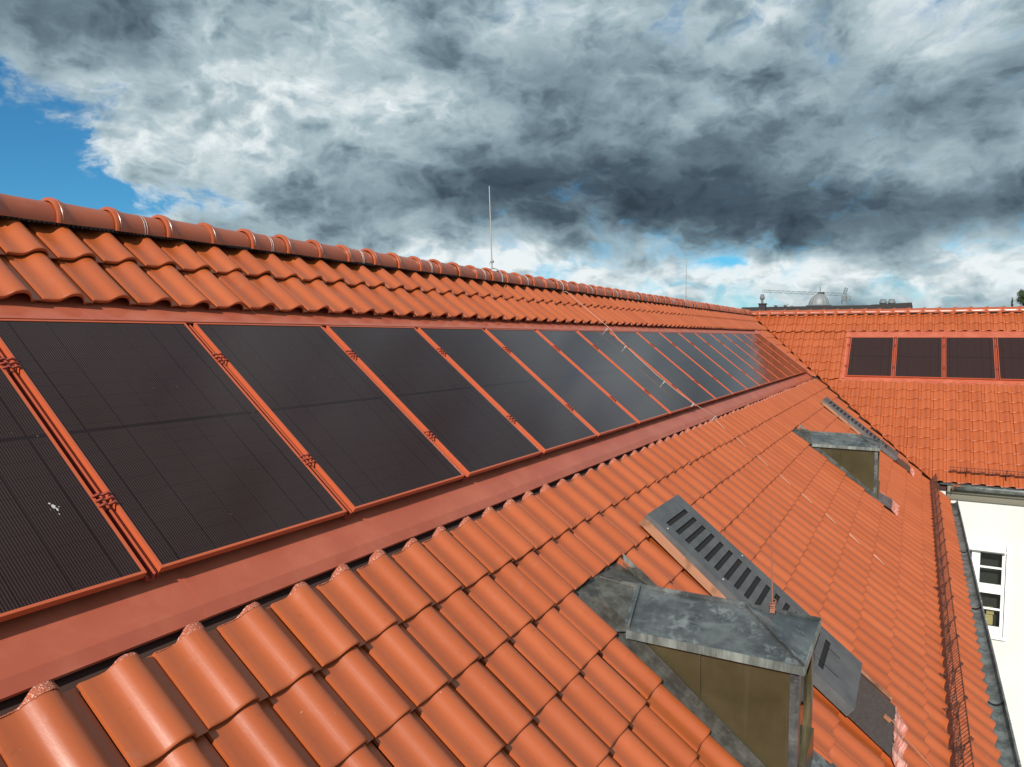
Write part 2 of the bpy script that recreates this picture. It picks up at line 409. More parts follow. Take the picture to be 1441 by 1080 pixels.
mb.add([(RX-.1, -2, RZ-.005), (RX+.112, -2, RZ-.015), (RX+.116, -2, RZ-.030), (RX+.10, -2, RZ-.040), (RX-.1, 25.2, RZ-.005), (RX+.112, 25.2, RZ-.015), (RX+.116, 25.2, RZ-.030), (RX+.10, 25.2, RZ-.040)],
       [(0, 1, 5, 4), (1, 2, 6, 5), (2, 3, 7, 6)])
for k in range(int(27/.03)):
    yy = -2+k*.03; mb.box(RX+.108, RX+.1175, yy, yy+.018, RZ-.042+rng.normal(0, .002), RZ-.030)
mb.box(RX-.12, RX+.03, -12, 25.2, RZ-.30, RZ-.05)
mb.build('ridge_roll', M['black'], roof1, Matrix.Identity(4))
for k in range(int(-2/W_T), int(24.6/W_T)):
    yc = PH+k*.2906+.232
    p = M1 @ Vector((yc, -.325, .036))
    tabs.box(p.x-.004, p.x+.010, p.y-.006+rng.normal(0, .003), p.y+.016, p.z-.012, p.z+.004)
tb = tabs.build('tile_tab', M['tab'], roof1, Matrix.Identity(4)); tb['kind'] = 'stuff'

# sheet metal strips above and below the panels
def seam_sheet(mb, segs, a0, a1, pitch, start):
    """segs: list of (v,h) across; sheets laid in lengths with small laps"""
    a = a0; cuts = [a0]; s_ = start
    while s_ < a1:
        if s_ > a0: cuts.append(s_)
        s_ += pitch
    cuts.append(a1)
    for i in range(len(cuts)-1):
        lift = .0015*(i % 2)
        for (v0, h_0), (v1, h_1) in zip(segs[:-1], segs[1:]):
            mb.sheet([[(cuts[i]-.012, -v1, h_1+lift), (cuts[i+1]+.012, -v1, h_1+lift), (cuts[i+1]+.012, -v0, h_0+lift), (cuts[i]-.012, -v0, h_0+lift)]], .0012)
mb = MB(); seam_sheet(mb, [(1.0, -.040), (1.16, -.036), (1.30, .006), (1.326, .008), (1.330, -.004)], -2.2, 22.7, 1.9, 2.5)
mb.build('upper_flashing', M['flash'], roof1, M1)
mb = MB(); seam_sheet(mb, [(2.95, -.080), (3.242, -.076), (3.300, -.094), (3.304, -.104)], -2.2, 22.95, 1.42, -.785)
lf = mb.build('lower_flashing', M['flash'], roof1, M1)
mb = MB(); mb.sheet([[(22.60, -3.25, -.03), (22.72, -3.25, .01), (22.72, -1.1, .01), (22.60, -1.1, -.03)]], .002); mb.build('side_flashing', M['flash'], roof1, M1)
# valley lining
mb = MB()
q0, q1 = LP(.1, yval(.1), -.06), LP(7.6, yval(7.6), -.06)
p0, p1 = LP(.1, yval(.1)-.3, -.11), LP(7.6, yval(7.6)-.3, -.11)
mb.sheet([[p0, p1, q1, q0]], .002); mb.build('valley_lining', M['zinc'], roof1, Matrix.Identity(4))
# gutter along the eave
def gutter(name, p0, p1, side, parent, r=.085, sx=1.):
    """half round gutter from p0 to p1, side = unit vector pointing away from the wall"""
    p0, p1, side = Vector(p0), Vector(p1), Vector(side); up = Vector((0, 0, 1)); mb = MB(); n = 14
    prof = [(cos(pi+pi*i/n)*r, sin(pi+pi*i/n)*r) for i in range(n+1)]
    bead = [(r+.011*cos(t), .004+.011*sin(t)) for t in [pi+ (-2*pi*.85)*i/7 for i in range(8)]]
    inner = prof+bead[1:]
    L = (p1-p0).length; N = max(2, int(L/1.0)); vs = []
    for j in range(N+1):
        c = p0+(p1-p0)*(j/N)+Vector((0, 0, -.004*abs((j % 4)-2)))
        vs += [c+side*x+up*z for x, z in inner]
    K = len(inner)
    mb.add(vs, [(j*K+i, j*K+i+1, (j+1)*K+i+1, (j+1)*K+i) for j in range(N) for i in range(K-1)], 0, True)
    o = mb.build(name, M['gutter'], parent, Matrix.Identity(4), 60)
    mo = o.modifiers.new('thick', 'SOLIDIFY'); mo.thickness = .003; mo.offset = 0
    br = MB(); jn = MB(); dirn = (p1-p0).normalized(); k = 0; s_ = 0.35
    while s_ < L:
        c = p0+dirn*s_
        br.tube([c+side*(x*1.06)+up*(z*1.06-.004) for x, z in prof], .006, 5); br.tube([c+side*(r*.98)+up*.006, c+side*(r*1.16)+up*.004], .008, 5)
        br.build('gutter_bracket', M['gutter'], o, Matrix.Identity(4)); br = MB(); s_ += .78
    s_ = 2.0
    while s_ < L:
        c = p0+dirn*s_
        ring = [(x*1.03, z*1.03) for x, z in prof]
        vs = [c+dirn*t+side*x+up*z for t in (-.03, .03) for x, z in ring]; K2 = len(ring)
        jn.add(vs, [(i, i+1, K2+i+1, K2+i) for i in range(K2-1)], 0, True)
        ring = [(x*.955, z*.955) for x, z in prof]
        vs = [c+dirn*t+side*x+up*z for t in (-.025, .025) for x, z in ring]
        jn.add(vs, [(i, i+1, K2+i+1, K2+i) for i in range(K2-1)], 0, True); jn.build('gutter_joint', M['black'], o, Matrix.Identity(4)); jn = MB(); s_ += 3.2
    return o
gutter('gutter', (6.015, -12, -4.80), (6.015, 20.22, -4.80), (1, 0, 0), wing)
# eave edge apron (verdigris zinc) + fascia
mb = MB(); mb.sheet([[LP(7.42, -12, -.10), LP(7.625, -12, -.098), LP(7.625, 20.25, -.098), LP(7.42, 20.25, -.10)]], .002)
mb.build('eave_apron', M['zedge'], wing, Matrix.Identity(4))
mb = MB(); mb.box(5.62, 5.9, -12, 20.4, -5.05, -4.93); mb.box(5.86, 5.9, -12, 20.3, -4.93, -4.80); mb.build('soffit', M['cornice'], wing, Matrix.Identity(4))

# ------------------------------------------------------------------ dormers (parts of the long wing)
def dormer(Yc, seed):
    """Yc: near cheek plane"""
    O = Matrix.Identity(4); Wd = .70; Ya, Yb = Yc, Yc+Wd
    def zr(x): return -x*math.tan(TH)      # roof plane
    X0, XF, ZE = 3.50, 4.62, -2.815
    # body
    mb = MB(); base = lambda x, o=-.16: zr(x)+o
    mb.prism([(X0, ZE), (X0, base(X0)), (XF-.03, base(XF)), (XF-.03, ZE)], 1, Ya+.012, Yb-.012, 0)
    d = mb.build('dormer', M['dark'], wing, O)
    # cheeks: two sheets each with an upstanding seam
    for s_, yc in ((-1, Ya), (1, Yb)):
        mb = MB(); y0, y1 = (yc, yc+.010) if s_ < 0 else (yc-.010, yc)
        XS = 4.045
        mb.prism([(X0+.02, ZE-.005), (X0+.02, base(X0)), (XS, base(XS)), (XS, ZE-.005)], 1, y0, y1, 0)
        mb.prism([(XS+.003, ZE-.005), (XS+.003, base(XS)), (XF-.04, base(XF-.04)), (XF-.04, ZE-.005)], 1, y0, y1, 0)
        yy = (yc-.016, yc+.004) if s_ < 0 else (yc-.004, yc+.016)
        mb.box(XS-.004, XS+.006, yy[0], yy[1], zr(XS)+.01, ZE, 0)
        mb.build('cheek', M['bronze'], d, O)
        # corner post
        mb = MB(); yy = (yc-.012, yc+.03) if s_ < 0 else (yc-.03, yc+.012)
        mb.box(XF-.044, XF-.012, yy[0], yy[1], zr(XF)-.12, ZE-.004, 0); mb.box(XF-.012, XF+.006, yy[0]+.004, yy[1]-.004, zr(XF)-.12, ZE-.004, 0)
        mb.build('corner_post', M['zinc'], d, O)
        # base flashing running down beside the cheek
        mb = MB(); ya_, yb_ = (yc-.10, yc-.001) if s_ < 0 else (yc+.001, yc+.10)
        def q(x, y, h): return (x+h*sin(TH), y, zr(x)+h*cos(TH))
        mb.sheet([[q(3.28, ya_, -.045 if s_ < 0 else -.02), q(4.72, ya_, -.045 if s_ < 0 else -.02), q(4.72, yb_, -.02 if s_ < 0 else -.045), q(3.28, yb_, -.02 if s_ < 0 else -.045)]], .003)
        yw = yc-.014*(1 if s_ < 0 else -1)
        mb.prism([(3.30, zr(3.30)-.03), (4.62, zr(4.62)-.03), (4.62, zr(4.62)+.05), (3.40, zr(3.40)+.05)], 1, min(yw, yw+.006), max(yw, yw+.006))
        mb.build('base_flashing', M['strip'], d, O)
    # front: jambs, sill, recessed dark window
    mb = MB(); zb = zr(XF)-.02
    mb.box(XF-.028, XF+.004, Ya+.035, Ya+.10, zb, ZE); mb.box(XF-.028, XF+.004, Yb-.10, Yb-.035, zb, ZE)
    mb.box(XF-.028, XF+.004, Ya+.10, Yb-.10, ZE-.07, ZE); mb.box(XF-.028, XF+.03, Ya+.10, Yb-.10, zb, zb+.20)
    w = mb.build('window_frame', M['bronze'], d, O)
    mb = MB(); mb.box(XF-.029, XF-.018, Ya+.10, Yb-.10, zb+.20, ZE-.07); mb.build('window', M['pane'], d, O)
    # roof: shallow hipped zinc lid
    E0, E1, EF = Ya-.045, Yb+.045, XF+.035; RY = (Ya+Yb)/2+.0; ZR = ZE+.155; XH = 4.245
    xs0 = 3.575; xr0 = 3.40
    A0, A1 = (xs0, E0, ZE), (EF, E0, ZE); B0, B1 = (xs0, E1, ZE), (EF, E1, ZE); Rg0, Rg1 = (xr0, RY, ZR), (XH, RY, ZR)
    mb = MB(); th = .030
    vs = [A0, A1, B1, B0, Rg0, Rg1]; lo = [(x, y, z-th) for x, y, z in (A0, A1, B1, B0)]
    mb.add(vs+lo, [(0, 1, 5, 4), (1, 2, 5), (2, 3, 4, 5), (9, 8, 7, 6), (3, 0, 4), (0, 3, 9, 6)], 0)
    dr = mb.build('dormer_roof', M['zinc'], d, O)
    mb = MB()   # pale drip edge
    mb.box(xs0, EF+.004, E0-.004, E0+.006, ZE-.05, ZE+.003); mb.box(EF-.004, EF+.006, E0+.006, E1-.006, ZE-.05, ZE+.003); mb.box(xs0, EF+.004, E1-.006, E1+.004, ZE-.05, ZE+.003)
    mb.build('drip_edge', M['zedge'], d, O)
    mb = MB()   # standing seams on ridge, hips and eave lap
    def fin(p, q, hgt=.022, w_=.006):
        p, q = Vector(p), Vector(q); sd = (q-p).cross(Vector((0, 0, 1))).normalized()*w_; u = Vector((0, 0, hgt))
        a = [p-sd, p+sd, p+sd+u, p-sd+u, q-sd, q+sd, q+sd+u, q-sd+u]
        mb.add(a, [(0, 1, 2, 3), (7, 6, 5, 4), (0, 4, 5, 1), (1, 5, 6, 2), (2, 6, 7, 3), (3, 7, 4, 0)])
    fin(Rg0, Rg1, .026); fin(Rg1, A1, .022); fin(Rg1, B1, .022)
    fin((xs0+.012, E0+.01, ZE+.002), (xr0+.13, RY, ZR), .034, .007)
    mb.build('seam', M['zinc'], d, O)
    # zinc saddle sheets joining the dormer roof to the tiles above
    mb = MB()
    def q(v, y, h): return tuple(LP(v, y, h))
    e0 = (xs0+.01, E0+.015, ZE-.004); r0 = (xr0+.12, RY, ZR-.006)
    p1_, p2_ = q(4.08, Ya-.16, -.105), q(4.42, Ya-.15, -.085)
    r1_ = q(4.17, RY-.02, -.045)
    mb.sheet([[p2_, e0, r0, r1_], [p1_, p2_, r1_, q(4.08, RY-.05, -.09)],
              [q(4.08, RY-.05, -.09), r1_, q(4.33, Yb+.02, -.02), q(4.08, Yb+.10, -.09)],
              [r1_, r0, (xs0, E1, ZE-.01), q(4.33, Yb+.02, -.02)],
              [q(4.33, Yb+.02, -.02), (xs0, E1, ZE-.01), q(4.62, Yb+.105, -.05), q(4.08, Yb+.105, -.085)]], .003)
    for t in (.2, .42, .75):
        a0 = Vector(q(4.09, Ya-.09+t*.36, -.098)); a1 = Vector(r1_).lerp(Vector(p2_), 1-t)
        mb.tube([a0, a1+Vector((0, 0, .003))], .006, 6)
    mb.tube([p2_, e0], .008, 6); mb.tube([r1_, r0], .012, 6)
    mb.build('saddle', M['strip'], d, O)
    mb = MB(); mb.prism([(3.27, zr(3.27)-.1), (3.60, zr(3.60)-.1), (3.60, zr(3.60)+.012), (3.25, zr(3.25)+.018)], 1, Yb+.055, Yb+.061)
    mb.build('upstand', M['zedge'], d, O)
    # apron in front
    mb = MB()
    mb.sheet([[q(5.86, Ya-.06, -.03), q(6.20, Ya-.06, .012), q(6.20, Yb+.06, .012), q(5.86, Yb+.06, -.03)]], .004); mb.build('front_apron', M['zinc'], d, O)
    n = 26; mb = MB(); vs = []
    for j, v in enumerate((6.19, 6.25, 6.31, 6.345)):
        for i in range(n+1):
            a = Ya-.10+(Wd+.2)*i/n; t = ((a-PH) % WL)*.29/WL
            pz = np.interp(t, [p[0] for p in PROF], [max(p[1], .0) for p in PROF])
            f = (0, .5, .9, 1.)[j]; vs.append((a, -(v+rng.normal(0, .004)), .016*(1-f)+f*(-.045-.03*.5+pz+.012)))
    mb.add(vs, [(j*(n+1)+i, (j+1)*(n+1)+i, (j+1)*(n+1)+i+1, j*(n+1)+i+1) for j in range(3) for i in range(n)], 0, True)
    mb.build('pleated_strip', M['pink'], d, M1, 80)
    return d
dormer(4.43, 1); dormer(13.905, 2)

# ==================================================================  CROSS WING
cross = empty('tiled_building', (6, 27, GZ), 'cross wing at the right with cream rendered wall and white window', 'building')
EV2 = 6.77
mb = MB()
def LQ(v, a, h): return M2 @ Vector((a, -v, h))
def wedge(vs): mb.add(vs, [(0, 1, 2, 3), (7, 6, 5, 4), (0, 4, 5, 1), (1, 5, 6, 2), (2, 6, 7, 3), (3, 7, 4, 0)])
top = [LQ(.12, xval(.12)-.06, -d), LQ(6.7, xval(6.7)-.06, -d), LQ(6.7, 18, -d), LQ(.12, 18, -d)]
wedge(top+[p-Vector((0, 0, .2)) for p in top])
roof2 = mb.build('roof', M['under'], cross, Matrix.Identity(4))
mb = MB(); mb.prism([(25.45, -.22), (25.22, -.32), (25.22, -.5), (30.4, -5.1), (30.6, -4.9)], 0, -8, 18); mb.build('rear_roof_slope', M['tile'], cross, Matrix.Identity(4))
up2 = [(.14, .355), (.355, .73), (.73, 1.085)]
all2 = [1.085+.3558*i for i in range(7)]
g = (EV2-3.22)/10; low2 = [(3.22+g*i, 3.22+g*(i+1)) for i in range(10)]
cl2 = lambda a, v, ca, cv: (max(a, xval(v)+.05), v)
okb = lambda ca, vt, ve: ca+.14 > xval(vt)+.05
PA0 = 3.345           # left edge of the panel field on this roof
PH2 = 4.36-.235
tile_field('tiles', up2, 0, 13.5, PH2, -.01, roof2, M2, okb, cl2, PROF_LO)
tile_field('tiles', [(all2[i], all2[i+1]) for i in range(6)], 0, PA0, PH2, -.03, roof2, M2, lambda ca, vt, ve: okb(ca, vt, ve) and ca-.145 < PA0-.12, lambda a, v, ca, cv: (min(max(a, xval(v)+.05), PA0-.09), v), PROF_LO)
tile_field('tiles', low2, 0, 13.5, PH2, -.045, roof2, M2, okb, cl2, PROF_LO)
mb = MB(); seam_sheet(mb, [(1.0, -.045), (1.12, -.035), (1.33, -.005), (1.378, .004), (1.382, -.010)], PA0-.10, 13.5, 1.9, 4.9); mb.build('upper_flashing', M['flash'], roof2, M2)
mb = MB(); seam_sheet(mb, [(3.02, -.052), (3.20, -.050), (3.262, -.045), (3.266, -.06)], PA0-.16, 13.5, 1.9, 5.2); mb.build('lower_flashing', M['flash'], roof2, M2)
mb = MB(); mb.sheet([[(PA0-.09, -3.2, -.02), (PA0-.01, -3.2, -.03), (PA0-.01, -1.1, -.03), (PA0-.09, -1.1, -.02)]], .002); mb.build('side_flashing', M['flash'], roof2, M2)
# bright foam tips below the flashing
mb = MB()
for k in range(-6, 34):
    a = PH2+k*W_T+.185
    if a > PA0-.1: mb.box(a-.055, a+.045, -3.288, -3.262, -.07, -.022+rng.normal(0, .002))
mb.box(PA0-.1, 13.5, -3.284, -3.264, -.085, -.062)
mb.build('foam_strip', M['foam'], roof2, M2)
# ridge
CZ2 = -.157; CY2 = 25.38
mb = MB(); n = 14; xs = []
x = .12
while x < 17.5: xs.append(x); x += .40
for x in xs:
    vs = []; dz = rng.normal(0, .002)
    for s_, r in prof:
        for c1_, c2_ in capring(r, n): vs.append((x+.41-s_-.0, CY2+c1_, CZ2+dz+c2_-.010*s_))
    mb.add(vs, [(j*(n+1)+i, j*(n+1)+i+1, (j+1)*(n+1)+i+1, (j+1)*(n+1)+i) for j in range(len(prof)-1) for i in range(n)], 0, True)
rd2 = mb.build('ridge', M['cap'], roof2, Matrix.Identity(4), 50)
mb = MB(); mb.add([(.2, CY2-.118, CZ2-.015), (.2, CY2-.11, CZ2-.06), (17.6, CY2-.11, CZ2-.06), (17.6, CY2-.118, CZ2-.015)], [(0, 1, 2, 3)]); mb.build('ridge_roll', M['black'], roof2, Matrix.Identity(4))
gutter('gutter', (5.98, 20.235, -4.47), (17, 20.235, -4.47), (0, -1, 0), cross, .09)
mb = MB(); mb.sheet([[LQ(6.6, 5.75, -.11), LQ(6.80, 5.75, -.105), LQ(6.80, 17, -.105), LQ(6.6, 17, -.11)]], .002); mb.build('eave_apron', M['zinc'], cross, Matrix.Identity(4))
mb = MB()
mb.prism([(20.5, -4.84), (20.44, -4.84), (20.42, -4.78), (20.40, -4.70), (20.33, -4.66), (20.31, -4.62), (20.31, -4.50), (20.5, -4.50)], 0, 5.9, 17)
mb.build('cornice', M['cornice'], cross, Matrix.Identity(4))
mb = MB(); mb.box(6.01, 6.16, 20.10, 20.34, -4.462, -4.452); mb.box(6.0, 6.012, 20.12, 20.3, -4.56, -4.44); mb.build('corner_plate', M['copper'], cross, Matrix.Identity(4))
# wall with a window opening
WX0, WX1, WZ0, WZ1 = 5.93, 7.16, -8.07, -5.86
mb = MB()
mb.box(5.7, WX0, 20.5, 20.9, GZ, -4.50); mb.box(WX1, 17, 20.5, 20.9, GZ, -4.50); mb.box(WX0, WX1, 20.5, 20.9, WZ1, -4.50); mb.box(WX0, WX1, 20.5, 20.9, GZ, WZ0)
mb.box(-6, 17, 20.9, 30, GZ, -4.9)
wl = mb.build('wall', M['wall'], cross, Matrix.Identity(4))
mb = MB()
mb.box(WX0-.05, WX0, 20.47, 20.62, WZ0, WZ1+.10); mb.box(WX1, WX1+.10, 20.488, 20.62, WZ0-.10, WZ1+.06); mb.box(WX0-.05, WX1+.10, 20.484, 20.62, WZ1+.06, WZ1+.10)
wf = mb.build('window', M['white'], cross, Matrix.Identity(4))
mb = MB(); YF = 20.56
mb.box(WX1-.075, WX1, YF, YF+.07, WZ0, WZ1); mb.box(WX0, WX0+.075, YF, YF+.07, WZ0, WZ1)
mb.box(6.47, 6.64, YF-.012, YF+.07, WZ0, WZ1-.14)
for z0, z1 in ((WZ0, WZ0+.20), (-7.06, -6.84), (WZ1-.22, WZ1)):
    mb.box(WX0+.075, 6.47, YF+.002, YF+.068, z0, z1); mb.box(6.64, WX1-.075, YF+.002, YF+.068, z0, z1)
for z in (-6.455, -7.46):
    mb.box(WX0+.075, 6.47, YF+.012, YF+.05, z, z+.042); mb.box(6.64, WX1-.075, YF+.012, YF+.05, z, z+.042)
mb.build('frame', M['white'], wf, Matrix.Identity(4))
mb = MB(); mb.box(WX0+.02, WX1-.02, YF+.03, YF+.038, WZ0+.05, WZ1-.05); mb.build('pane', M['clear'], wf, Matrix.Identity(4))
mb = MB(); mb.box(WX0+.002, WX1-.002, 20.88, 20.89, WZ0+.002, WZ1-.002); mb.build('dark_backing', M['dark'], wf, Matrix.Identity(4))  # dark sheet added in place of the unlit room's shade
def bag(x, z, w_, h_, yy, lab):
    o = empty('paper_bag', (x, yy, z), lab, 'paper bag', 'yellow paper bags behind the lower window panes')
    mb = MB(); vs = []
    for zz, f in ((0, 1), (h_*.5, 1.02), (h_*.9, .92), (h_, .86)):
        vs += [(x+sx*w_*f/2+rng.normal(0, .003), yy+sy*.045*f, z+zz+rng.normal(0, .003)) for sx, sy in ((-1, -1), (0, -1.15), (1, -1), (1, 1), (0, .9), (-1, 1))]
    mb.add(vs, [(j*6+i, j*6+(i+1) % 6, j*6+6+(i+1) % 6, j*6+6+i) for j in range(3) for i in range(6)]+[(18, 19, 20, 21, 22, 23)])
    mb.build('body', M['kraft'], o, Matrix.Identity(4))
bag(6.88, WZ0+.20, .16, .24, 20.74, 'lowest paper bag behind the bottom window pane')
bag(6.90, WZ0+.455, .15, .16, 20.75, 'paper bag stacked on top of the lowest one behind the window')
bag(6.72, WZ0+.20, .12, .17, 20.77, 'smaller paper bag left of the stacked bags behind the window')
mb = MB(); mb.prism([(20.44, WZ1-.14), (20.40, WZ1-.10), (20.40, WZ1+.0), (20.43, WZ1+.04), (20.56, WZ1+.04), (20.56, WZ1-.14)], 0, WX0, WX1-.02); mb.box(WX0, WX1-.01, 20.392, 20.41, WZ1-.145, WZ1-.115)
mb.build('blind_box', M['white'], wf, Matrix.Identity(4))
mb = MB(); mb.prism([(20.42, WZ0-.045), (20.42, WZ0-.02), (20.58, WZ0+.0), (20.58, WZ0-.045)], 0, WX0-.05, WX1+.06); mb.build('sill', M['white'], wf, Matrix.Identity(4))
# things seen behind the lower panes
# ------------------------------------------------------------------ solar panels
PW, PHH, FR, FT = 1.155, 1.722, .013, .030
def panel_meshes():
    mb = MB()
    fr = MB(); z0, z1 = -FT, .004
    fr.box(0, FR, 0, PHH, z0, z1); fr.box(PW-FR, PW, 0, PHH, z0, z1); fr.box(FR, PW-FR, 0, FR, z0, z1); fr.box(FR, PW-FR, PHH-FR, PHH, z0, z1)
    gl = MB(); gl.box(FR, PW-FR, FR, PHH-FR, -.006, 0)
    return fr, gl
def make_panel(W, label, group):
    fr, gl = panel_meshes()
    p = empty('solar_panel', None, label, 'solar panel', group, W)
    fr.build('frame', M['frame'], p); gl.build('glass', M['glass'], p)
    return p
def copy_tree(o, W, label):
    c = o.copy(); COL.objects.link(c); c.matrix_basis = W; WM[c.name] = W; c['label'] = label
    for ch in o.children:
        k = ch.copy(); COL.objects.link(k); k.parent = c; k.matrix_basis = ch.matrix_basis.copy()
        WM[k.name] = W @ ch.matrix_basis
        for g_ in ch.children:
            h_ = g_.copy(); COL.objects.link(h_); h_.parent = k; h_.matrix_basis = g_.matrix_basis.copy()
    return c
ORD = ['first', 'second', 'third', 'fourth', 'fifth', 'sixth', 'seventh', 'eighth', 'ninth', 'tenth', 'eleventh', 'twelfth', 'thirteenth', 'fourteenth', 'fifteenth', 'sixteenth', 'seventeenth', 'eighteenth']
YP0, VB = 1.924, 3.052
def pw1(n): return M1 @ T(YP0+1.22*n, -VB, 0)
long_labels = {-1: 'nearest dark panel at the left photo edge, marked by a bird dropping',
               0: 'largest black panel of the long row, first one wholly in view', 16: 'last, narrowest panel of the long row, beside the valley'}
proto = None; GP = 'panels in the long row on the near roof'
def mkpanel(W, lab, grp):
    global proto
    if proto is None:
        proto = make_panel(W, lab, grp); return proto
    c = copy_tree(proto, W, lab); c['group'] = grp; return c
for n in range(-1, 17):
    lab = long_labels.get(n) or ('black panel, %s to the right of the largest panel in the long row' % ORD[n-1])
    mkpanel(pw1(n), lab, GP)
VB2 = 3.105
GP2 = 'panels in the short row on the cross roof'
for n, lab in enumerate(('leftmost of the dark maroon panels on the cross wing roof', 'second from left of the dark panels on the cross wing roof', 'third from left of the dark panels on the cross wing roof', 'rightmost dark panel on the cross wing roof, cut by the photo edge')):
    mkpanel(M2 @ T(3.385+1.235*n, -VB2, 0), lab, GP2)
# drip channels between panels + hook clamps
def channel(W, label, grp, proto_=[None]):
    if proto_[0] is None:
        c = empty('panel_rail', None, label, 'mounting rail', grp, W)
        mb = MB(); g_ = .065
        mb.box(.006, g_-.006, -.01, PHH, -.05, -.044); mb.box(.004, .009, -.01, PHH, -.050, -.022); mb.box(g_-.032, g_-.022, -.01, PHH, -.044, -.012); mb.box(g_-.009, g_-.004, -.01, PHH, -.05, -.022)
        mb.build('channel', M['channel'], c)
        mb = MB(); mb.box(g_-.0315, g_-.0225, -.008, PHH, -.0118, -.0095); mb.build('rail_lip', M['frame'], c)
        for u in (.42, 1.36):
            cl = MB()
            for i in range(3):
                y = u+(i-1)*.030
                cl.prism([(-.012, .002), (-.012, .010), (.010, .020), (.030, .012), (.052, .022), (.074, .012), (.076, .003), (.060, .010), (.040, .004), (.020, .010), (0, .003)], 1, y-.0045, y+.0045)
            cl.box(.012, .05, u-.036, u+.036, -.03, -.022)
            cl.build('clamp', M['channel'], c)
        proto_[0] = c; return c
    c = copy_tree(proto_[0], W, label); c['group'] = grp; return c
GR = 'rails between the panels of the long row'
for n in range(-1, 17):
    W = M1 @ T(YP0+1.22*n-.065, -VB, 0)
    if n == -1: continue
    lab = 'orange rail with two hook clamps at the left edge of the largest panel' if n == 0 else 'orange rail with hook clamps, %s to the right of the largest panel' % ORD[n-1]
    channel(W, lab, GR)
for n, lab in enumerate(('rail at the left end of the cross roof panels', 'rail between first and second cross roof panels', 'rail between second and third cross roof panels', 'rail between third and fourth cross roof panels')):
    channel(M2 @ T(3.385+1.235*n-.072, -VB2, 0), lab, 'rails between the panels on the cross roof')
mb = MB()
def splat(cx, cy, rx, ry, n, z):
    mb.add([(cx+rx*.7*cos(t)*(1+rng.normal(0, .22)), cy+ry*.7*sin(t)*(1+rng.normal(0, .22)), z) for t in np.linspace(0, 2*pi, n+1)[:-1]], [tuple(range(n))])
splat(.98, .445, .011, .016, 17, .0012); splat(.986, .425, .006, .014, 13, .0016); splat(.972, .462, .006, .007, 9, .0020); splat(.999, .437, .003, .004, 7, .0012); splat(.983, .398, .0022, .009, 7, .0012); splat(.963, .431, .002, .003, 6, .0012)
m_, nt, b = mat('bird_dropping', (.55, .53, .48), .8); 
tag(mb.build('bird_dropping', m_, None, M1 @ T(YP0-1.22, -VB, 0)), 'small white bird dropping on the nearest dark panel', 'dropping')

# ------------------------------------------------------------------ louvred vent sheets
def vent_panel(W, label, grp, L=2.10, Wd=.90):
    p = empty('roof_vent', None, label, 'roof vent', grp, W)     # local: x across, y up slope from the lower end
    mb = MB(); h = .075; b = .03
    x0, x1 = .15, .74; ns = 16; pitch = .106; ys = [L-.17-pitch*i for i in range(ns)]
    # skin strips around the slots
    mb.box(0, x0, 0, L, h-.006, h); mb.box(x1, Wd, 0, L, h-.006, h); mb.box(x0, x1, ys[0]+.02, L, h-.006, h); mb.box(x0, x1, 0, ys[-1]-.03, h-.006, h)
    mb.box(0, .006, 0, L, -.01, h-.006); mb.box(Wd-.006, Wd, 0, L, -.01, h-.006); mb.box(.006, Wd-.006, 0, .006, -.0, h-.006); mb.box(.006, Wd-.006, L-.006, L, -.01, h-.006)
    for i, y in enumerate(ys):
        lo = ys[i+1] if i < ns-1 else y-.03
        # louvre blade: rises toward the slot above it
        if i < ns-1:
            mb.prism([(y-.026, h+.006), (lo+.02, h+.0005), (lo+.02, h-.006), (y-.026, h-.003)], 0, x0, x1)
            for xx in (x0-.004, x1):
                mb.prism([(y-.026, h+.006), (lo+.02, h+.0003), (y-.026, h+.0003)], 0, xx, xx+.004)
    mb.build('cover', M['slate'], p)
    mb = MB(); mb.box(x0-.05, x1+.05, ys[-1]-.08, ys[0]+.06, h-.020, h-.016); mb.build('inner_tray', M['black'], p)
    mb = MB()
    for (sx, sy) in ((.08, L-.2), (Wd-.05, L*.62), (.1, L*.62), (Wd-.05, .5), (.1, .42)):
        mb.lathe([(0, .006), (.008, .005), (.010, 0)], (sx, sy, h), 10)
    mb.build('screw', M['steel'], p)
    mb = MB(); mb.box(.25, .255, .18, .58, h, h+.004); mb.box(.60, .605, .2, .6, h, h+.003); mb.build('press_line', M['black'], p)
    return p
Lv = 2.12
v1 = vent_panel(M1 @ T(5.93, -6.11, .012), 'near dark grey louvred vent cover lying on the tiles behind the big dormer', 'louvred vents on the long roof')
v2 = copy_tree(v1, M1 @ T(19.05, -6.11, .012), 'far dark grey louvred vent cover near the valley behind the small dormer')
